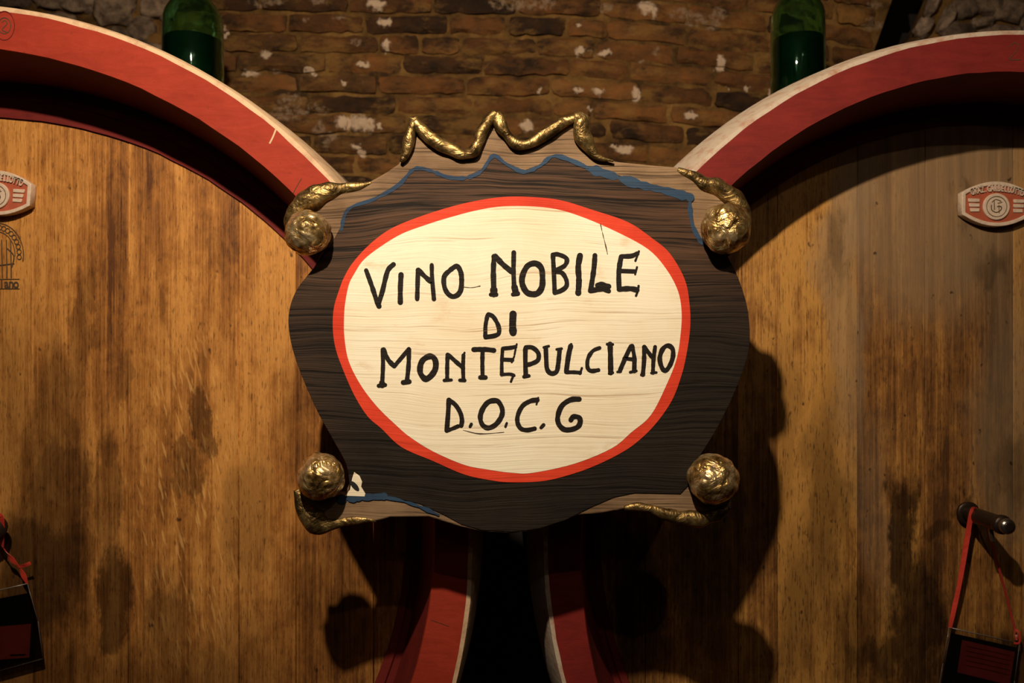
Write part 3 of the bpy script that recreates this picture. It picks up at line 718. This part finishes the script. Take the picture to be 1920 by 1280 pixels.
def sleeve(TL, TR, BR, BL, win, red, Y, label, bow, redm):
    c = [(TL[i] + TR[i] + BR[i] + BL[i]) / 4 for i in (0, 1)]
    root = empty('card_sleeve', P(*c, Y), label, 'card holder')
    poly = [TL, TR, ((TR[0] + BR[0]) / 2 + bow, (TR[1] + BR[1]) / 2), BR, BL, ((TL[0] + BL[0]) / 2 - bow * .3, (TL[1] + BL[1]) / 2)]
    slab('front_film', poly, Y - .004, .0004, 0, M['film'], root)
    slab('back_film', poly, Y + .001, .0004, 0, M['film'], root)
    slab('black_card', win, Y - .002, .0008, 0, M['card'], root)
    slab('red_panel', red, Y - .0026, .0003, 0, redm, root)
    loop = poly + [poly[0]]
    for i in range(len(poly)):
        p0, p1 = P(*loop[i], Y - .0025), P(*loop[i + 1], Y - .0025); tube('welded_edge', [(*p0, .0011), (*p1, .0011)], M['film_edge'], root, 6, n=1)
    return root
depths('R')
sR = sleeve((1780, 1176), (1911, 1206), (1893, 1345), (1757, 1310), [(1783, 1186), (1908, 1214), (1891, 1340), (1760, 1306)], [(1804, 1199), (1903, 1222), (1893, 1284), (1795, 1260)],
            Y_HEAD - .022, 'clear plastic sleeve with a dull red card hanging from the iron tap on the right', 0, M['card_red_dull'])
strokes('print_line', [([(1812, 1211 + 9 * j), (1850, 1219 + 9 * j), (1893, 1229 + 9 * j)], .7) for j in range(5)], Y_HEAD - .0257, M['card'], sR)
ribR = empty('ribbon', P(1822, 958, Y_HEAD - .03), 'thin red ribbon looped over the right iron tap holding a sleeve', 'ribbon')
ribbon('strand', [(1828, 955, Y_HEAD - .034, 5, 0), (1822, 960, Y_HEAD - .042, 4.5, 0), (1813, 1010, Y_HEAD - .038, 4.5, .2), (1800, 1090, Y_HEAD - .032, 4, 1.0), (1788, 1145, Y_HEAD - .028, 4, .5), (1781, 1178, Y_HEAD - .0245, 3, .2)], M['ribbon'], ribR)
ribbon('strand', [(1828, 955, Y_HEAD - .034, 5, 0), (1846, 975, Y_HEAD - .030, 2.5, .5), (1880, 1090, Y_HEAD - .012, 2.0, .9), (1902, 1175, Y_HEAD - .012, 2.0, .9), (1906, 1200, Y_HEAD - .022, 2.0, .4)], M['ribbon_dull'], ribR)
ribbon('knot_loop', [(1903, 1180, Y_HEAD - .024, 1.8, 0), (1911, 1186, Y_HEAD - .027, 1.8, 0), (1911, 1204, Y_HEAD - .027, 1.8, 0), (1901, 1205, Y_HEAD - .027, 1.8, 0)], M['ribbon'], ribR)
depths('L')
sL = sleeve((-70, 1122), (51, 1094), (80, 1234), (-50, 1270), [(-66, 1134), (50, 1112), (66, 1230), (-50, 1258)], [(-50, 1178), (58, 1169), (55, 1232), (-50, 1240)],
            Y_HEAD - .022, 'clear plastic sleeve with a bright red and black card at lower left', 5, M['card_red'])
strokes('print_line', [([(20, 1228), (47, 1227)], 3)], Y_HEAD - .0257, M['card'], sL)
ribL = empty('ribbon', P(4, 975, Y_HEAD - .03), 'knotted bright red ribbon from the left tap to its sleeve', 'ribbon')
ribbon('strand', [(-10, 966, Y_HEAD - .052, 5, 0), (3, 972, Y_HEAD - .05, 5, .1), (4, 1020, Y_HEAD - .034, 4, .3), (9, 1030, Y_HEAD - .03, 2, 1.2), (22, 1048, Y_HEAD - .028, 5, .2), (36, 1063, Y_HEAD - .027, 1.8, .5), (44, 1078, Y_HEAD - .026, 5, .1), (51, 1094, Y_HEAD - .0245, 2, .3)], M['ribbon'], ribL)
ribbon('knot_tail', [(35, 1062, Y_HEAD - .028, 2, 0), (46, 1060, Y_HEAD - .032, 3.5, .4), (57, 1055, Y_HEAD - .034, 3, 0)], M['ribbon'], ribL)

# ------------------------------------------------------------------ the carved sign
sign = empty('carved_sign', P(965, 1000, Y_SIGN + .02), 'carved oval wooden sign with red-ringed cream oval and hand-painted lettering', 'sign')
body_l = [(655, 905), (648, 868), (622, 820), (592, 765), (562, 695), (545, 640), (541, 590), (555, 545), (588, 502)]
body_r = [(1365, 482), (1384, 520), (1402, 580), (1405, 650), (1386, 715), (1354, 785), (1325, 835), (1300, 872)]
sl = [tuple(v[:2]) for v in catmull([(x, y, 0) for x, y in body_l], 5)]
sr = [tuple(v[:2]) for v in catmull([(x, y, 0) for x, y in body_r], 5)]
top = [(604, 470), (612, 440), (585, 425), (558, 405), (562, 375), (598, 359), (650, 352), (697, 338), (725, 322), (747, 307), (758, 288), (768, 255), (776, 226)]
cr1 = [(776, 226), (800, 258), (835, 278), (868, 291), (890, 280), (908, 252), (931, 218), (945, 240), (962, 262), (985, 273), (1012, 258), (1045, 238), (1083, 224), (1096, 255), (1110, 284), (1126, 297), (1160, 303),
       (1220, 309), (1268, 313), (1320, 333), (1368, 358), (1395, 390), (1400, 430), (1385, 462)]
bot = [(1320, 885), (1372, 925), (1372, 952), (1345, 972), (1290, 969), (1240, 957), (1190, 951), (1130, 962), (1085, 966), (1045, 980), (1005, 994), (960, 1000), (905, 997), (860, 987), (803, 969), (732, 970), (704, 978), (650, 983), (600, 986), (568, 960), (556, 925), (600, 925), (645, 930)]
outline = top + cr1[1:] + sr + bot + sl
slab('board', outline, Y_SIGN, .036, .003, M['sign_tan'], sign, 2, True)
bt = [(604, 476), (618, 462), (638, 426), (651, 389), (701, 370), (746, 344), (776, 314), (805, 316), (840, 329), (875, 330), (902, 317), (924, 289), (949, 304), (982, 319), (1012, 308), (1042, 289), (1102, 311), (1200, 340), (1297, 362), (1297, 391), (1303, 425), (1322, 458)]
bb = [(1293, 908), (1276, 926), (1191, 924), (1152, 932), (1110, 950), (1060, 975), (1010, 991), (960, 997), (905, 994), (865, 983), (830, 964), (786, 944), (732, 931), (679, 934), (652, 932)]
slab('dark_panel', bt + sr + bb + sl, Y_SIGN - .0016, .004, .0008, M['sign_black'], sign, 1, True)
YB_ = Y_SIGN - .0020
strokes('blue_trim', [([(640, 430), (653, 392), (702, 373), (747, 347), (776, 317), (805, 319), (840, 332), (875, 333), (903, 320), (925, 292), (949, 307), (982, 322), (1012, 311), (1042, 292), (1102, 314)], 7),
                      ([(1102, 315), (1150, 330), (1200, 346), (1250, 358), (1294, 370)], 13), ([(1294, 368), (1294, 392), (1299, 424), (1316, 456)], 8)], YB_, M['sign_blue'], sign, wob=.5)
strokes('blue_trim', [([(638, 936), (658, 934), (684, 932), (720, 930)], 12), ([(700, 931), (740, 935), (786, 949), (822, 965)], 6)], YB_, M['sign_blue'], sign, wob=.5)
outer_red = [(624, 615), (626, 577), (636, 543), (645, 520), (661, 493), (692, 459), (734, 428), (793, 404), (851, 386), (900, 375), (945, 369), (994, 369), (1050, 375), (1110, 393), (1177, 416), (1222, 446), (1256, 475), (1284, 524), (1293, 571), (1294, 615), (1287, 665), (1277, 706), (1259, 752), (1227, 797), (1190, 832), (1155, 854), (1115, 873), (1077, 887), (1022, 901), (960, 904), (920, 900), (870, 889), (812, 864), (753, 838), (715, 803), (689, 780), (664, 740), (642, 690), (629, 652)]
cream = [(645, 600), (647, 570), (654, 534), (665, 512), (682, 487), (714, 462), (754, 438), (800, 421), (845, 407), (900, 393), (956, 386), (1031, 390), (1087, 405), (1155, 434), (1215, 467), (1249, 504), (1271, 545), (1278, 585), (1276, 627), (1269, 671), (1252, 716), (1221, 777), (1184, 810), (1147, 840), (1077, 869), (999, 886), (960, 886), (915, 880), (870, 871), (812, 846), (770, 820), (745, 799), (707, 762), (676, 721), (654, 677), (646, 634)]
cm = lambda p, n=5: [tuple(v[:2]) for v in catmull([(x, y, 0) for x, y in p], n, True)]
slab('red_ring', cm(outer_red), Y_SIGN - .0024, .001, 0, M['sign_red'], sign)['label'] = 'bright red painted ring'
slab('cream_oval', cm(cream), Y_SIGN - .0028, .001, 0, M['cream'], sign)['label'] = 'cream painted oval field'
# hand lettering: (name, origin, scale, strokes)
A_, B_, C_, D_ = ((670, 460), .13542), ((900, 450), 1 / 6), ((690, 630), .15625), ((970, 630), 1 / 6)
LET = [
 (A_, [([(122, 345), (200, 560), (285, 820)], 60), ([(500, 262), (430, 330), (390, 450), (350, 620), (292, 810)], 62), ([(280, 800), (300, 840)], 62)]),
 (A_, [([(605, 405), (595, 600), (595, 785)], 66)]),
 (A_, [([(840, 340), (835, 500), (828, 740)], 60), ([(845, 335), (910, 405), (1010, 495)], 62), ([(1030, 270), (1035, 450), (1060, 740)], 54)]),
 (A_, [([(1375, 285), (1280, 345), (1203, 430), (1203, 560), (1245, 655), (1315, 705), (1390, 680), (1435, 600), (1443, 450), (1425, 350)], 62, True)]),
 (B_, [([(158, 185), (150, 350), (155, 560)], 56), ([(122, 612), (182, 612)], 46), ([(155, 560), (155, 605)], 74), ([(172, 180), (260, 275), (368, 362)], 56), ([(380, 140), (377, 350), (385, 540)], 48), ([(370, 610), (425, 600)], 46), ([(388, 530), (402, 590)], 66)]),
 (B_, [([(590, 262), (525, 300), (478, 400), (475, 490), (520, 580), (580, 606), (650, 595), (698, 520), (702, 400), (690, 315), (645, 268)], 60, True)]),
 (B_, [([(820, 170), (830, 350), (840, 585)], 48), ([(820, 165), (870, 158), (955, 190), (978, 232), (945, 292), (840, 342)], 46), ([(850, 352), (925, 370), (972, 450), (970, 520), (910, 568), (840, 590)], 46)]),
 (B_, [([(1125, 175), (1105, 300), (1113, 450), (1105, 592)], 60)]),
 (B_, [([(1293, 172), (1280, 330), (1245, 560)], 54), ([(1242, 568), (1380, 550), (1448, 572)], 52), ([(1322, 508), (1380, 500), (1448, 520)], 52)]),
 (B_, [([(1588, 185), (1562, 350), (1565, 552)], 52), ([(1595, 182), (1700, 178), (1770, 150)], 46), ([(1788, 125), (1772, 170), (1748, 232)], 22), ([(1580, 346), (1742, 352)], 44), ([(1766, 304), (1745, 385)], 22), ([(1565, 552), (1690, 545), (1765, 560)], 54), ([(1784, 515), (1775, 570), (1755, 625)], 24)]),
 (B_, [([(85, 840), (62, 960), (60, 1080)], 44), ([(95, 835), (150, 862), (205, 960), (213, 1040), (170, 1072), (62, 1090)], 46)]),
 (B_, [([(372, 832), (367, 950), (372, 1040)], 74)]),
 (C_, [([(176, 160), (180, 350), (170, 560)], 46), ([(128, 595), (205, 585)], 44), ([(168, 560), (170, 590)], 60), ([(188, 160), (240, 280), (315, 360)], 50), ([(315, 360), (400, 260), (490, 152)], 46), ([(490, 160), (487, 340), (467, 540)], 50), ([(422, 555), (495, 545)], 52)]),
 (C_, [([(730, 242), (655, 290), (625, 370), (632, 450), (688, 512), (750, 480), (805, 400), (812, 310), (782, 252)], 64, True)]),
 (C_, [([(955, 222), (950, 380), (950, 520)], 46), ([(915, 530), (1000, 525)], 36), ([(962, 222), (1040, 292), (1130, 372)], 46), ([(1145, 230), (1140, 380), (1145, 520)], 44), ([(1102, 528), (1160, 530)], 40), ([(1148, 225), (1158, 198)], 24)]),
 (C_, [([(1268, 160), (1400, 158), (1510, 170)], 54), ([(1375, 170), (1372, 330), (1375, 480)], 46), ([(1347, 495), (1410, 495)], 50)]),
 (C_, [([(1615, 150), (1605, 320), (1605, 460)], 42), ([(1620, 147), (1700, 140), (1768, 128)], 46), ([(1785, 95), (1772, 150), (1758, 220)], 22), ([(1620, 280), (1732, 285)], 44), ([(1755, 240), (1725, 312)], 22), ([(1600, 460), (1700, 455), (1752, 470)], 36), ([(1748, 460), (1715, 545)], 26)]),
 (D_, [([(90, 140), (90, 290), (95, 440)], 48), ([(95, 125), (170, 128), (235, 190), (230, 270), (150, 312), (100, 320)], 46), ([(75, 456), (130, 446)], 36)]),
 (D_, [([(320, 130), (325, 260), (335, 370), (380, 418), (440, 398), (460, 310), (475, 160)], 48), ([(297, 126), (353, 112)], 28), ([(442, 148), (498, 140)], 28)]),
 (D_, [([(600, 112), (575, 220), (550, 400)], 50), ([(606, 90), (600, 120)], 26), ([(550, 405), (640, 405), (706, 410)], 40), ([(726, 358), (705, 425)], 22)]),
 (D_, [([(925, 132), (850, 165), (795, 250), (790, 350), (830, 390), (912, 380)], 42)]),
 (D_, [([(1043, 90), (1048, 240), (1050, 410)], 54), ([(1010, 90), (1074, 92)], 28), ([(1032, 420), (1074, 410)], 28)]),
 (D_, [([(1278, 112), (1230, 210), (1150, 395)], 46), ([(1290, 112), (1315, 230), (1315, 390)], 46), ([(1200, 250), (1310, 262)], 38), ([(1270, 405), (1338, 390)], 30), ([(1125, 402), (1165, 398)], 26)]),
 (D_, [([(1428, 122), (1425, 280), (1412, 430)], 46), ([(1432, 122), (1480, 190), (1530, 250)], 44), ([(1550, 120), (1532, 260), (1525, 410)], 42), ([(1507, 415), (1563, 408)], 28), ([(1392, 436), (1420, 436)], 24)]),
 (D_, [([(1690, 105), (1632, 150), (1602, 250), (1625, 350), (1665, 388), (1715, 330), (1750, 230), (1745, 140)], 48, True)]),
 (C_, [([(970, 765), (960, 940), (945, 1130)], 54), ([(975, 768), (1050, 825), (1108, 920), (1128, 1010), (1118, 1070)], 50), ([(945, 1132), (1010, 1110), (1080, 1080)], 44)]),
 (C_, [([(1240, 1055), (1225, 1085)], 36)]),
 (C_, [([(1500, 772), (1430, 800), (1372, 880), (1347, 970), (1370, 1058), (1440, 1100), (1530, 1060), (1597, 970), (1612, 880), (1565, 785)], 54, True)]),
 (C_, [([(1665, 1042), (1650, 1085)], 28)]),
 (D_, [([(222, 718), (150, 728), (62, 780), (8, 880), (2, 970), (40, 1038), (110, 1055), (195, 1038)], 48), ([(236, 692), (215, 768)], 20)]),
 (D_, [([(295, 998), (267, 1028)], 36)]),
 (D_, [([(695, 708), (600, 715), (503, 780), (457, 890), (462, 980), (520, 1045), (600, 1050), (680, 1018), (708, 960), (690, 912), (630, 905), (602, 940)], 52)]),
]
for (org, sc), ls in LET:
    nm = 'full_stop' if len(ls) == 1 and len(ls[0][0]) == 2 and ls[0][1] < 40 else 'letter'
    strokes(nm, ls, Y_SIGN - .0032, M['ink'], sign, org, sc, .10)
strokes('crack', [([(1126, 420), (1130, 438), (1136, 462), (1139, 476)], 1.6)], Y_SIGN - .0031, M['crack'], sign, wob=.8)
strokes('crack', [([(870, 538), (885, 539), (900, 536)], 1.4)], Y_SIGN - .0031, M['crack'], sign, wob=.8)
strokes('crack', [([(868, 806), (900, 813), (945, 810)], 1.4)], Y_SIGN - .0031, M['crack'], sign, wob=.8)
# bare chipped patch with a hole at the lower left
slab('chipped_patch', [(656, 918), (660, 897), (664, 885), (674, 892), (679, 903), (677, 912), (685, 925), (684, 931), (654, 930), (646, 930)], Y_SIGN - .0024, .003, .0008, M['cream'], sign)
slab('nail_hole', [(665 + 8 * math.cos(t) + 3.0 * math.sin(t), 911 + 8.5 * math.sin(t) + 4 * math.cos(t)) for t in [j * math.tau / 16 for j in range(16)]], Y_SIGN - .0030, .001, 0, M['card'], sign)
# gilded crown edging and scrolls
def px_tube(name, pts, Y=Y_SIGN - .006, wob=.38, flat=.75):
    return tube(name, [(*P(x, y, Y + (e[0] if e else 0)), r * .00108) for x, y, r, *e in pts], M['gold_paint'], sign, 14, wob, flat, True, 5, 48)
px_tube('crown_edging', [(752, 304, 2), (760, 290, 6), (768, 266, 8), (773, 240, 7), (778, 224, 8)])
px_tube('crown_edging', [(776, 222, 7), (790, 244, 9), (812, 261, 9), (838, 276, 9), (858, 287, 8), (872, 291, 6)])
px_tube('crown_edging', [(868, 292, 5), (886, 284, 9), (898, 268, 7), (906, 246, 8), (918, 224, 7), (931, 213, 7)])
px_tube('crown_edging', [(929, 213, 6), (940, 236, 9), (952, 256, 8), (968, 270, 8), (985, 273, 7), (1000, 267, 7), (1018, 254, 8), (1040, 240, 9), (1062, 228, 7), (1078, 221, 6)])
px_tube('crown_edging', [(1076, 220, 7), (1090, 222, 11), (1092, 245, 12), (1099, 266, 11), (1108, 282, 8), (1122, 295, 4), (1150, 302, 2)])
px_tube('scroll', [(697, 343, 3), (670, 350, 7), (640, 354, 8), (612, 359, 14), (587, 370, 17), (563, 388, 15), (548, 410, 11), (541, 432, 6)], Y_SIGN + .002)
px_tube('scroll', [(1270, 318, 3), (1292, 328, 8), (1318, 342, 11), (1345, 353, 13), (1370, 370, 14), (1388, 392, 13), (1397, 418, 9), (1399, 450, 5)], Y_SIGN + .002)
px_tube('scroll', [(706, 976, 2), (680, 975, 5), (652, 976, 6), (625, 981, 8), (600, 979, 16), (578, 962, 14), (564, 942, 9), (557, 918, 5)], Y_SIGN + .002)
px_tube('scroll', [(1170, 952, 3), (1195, 950, 6), (1225, 955, 6), (1250, 965, 8), (1285, 971, 10), (1315, 971, 11), (1345, 963, 9), (1366, 950, 6)], Y_SIGN)
def knob(cx, cy, r, sy, sd, out=.022):
    bm = bmesh.new(); bmesh.ops.create_icosphere(bm, subdivisions=5, radius=1)
    c = P(cx, cy, Y_SIGN); c.y -= out
    sc_ = r * (Y_SIGN - out) / F; c = P(cx, cy, Y_SIGN - out)
    for v in bm.verts:
        d = v.co.normalized()
        q = 1 + .06 * noise.noise(d * 1.4 + Vector((sd, 0, 0))) + .10 * abs(noise.noise(d * 1.9 + Vector((0, sd, 0)))) - .05 * abs(noise.noise(d * 3.4 + Vector((0, 0, sd))))
        v.co = Vector((c.x + d.x * sc_ * q, c.y + d.y * sc_ * q * .95, c.z + d.z * sc_ * sy * q))
    return bm_obj('knob', bm, M['gold'], sign, True)
knob(577, 437, 42, .98, 1); knob(1361, 428, 46, 1.02, 5); knob(602, 893, 44, 1.0, 9); knob(1337, 897, 46, 1.0, 13)
# brackets that carry the sign off the two cask rims
for x, y, side in ((828, 800, 'L'), (1062, 850, 'R')):
    depths(side); v = P(x, y, Y_RIM); box('mounting_bracket', (v.x, (Y_RIM - .001 + Y_SIGN + .036) / 2, v.z), (.03, Y_RIM - Y_SIGN - .037, .05), M['iron'], sign, .002)
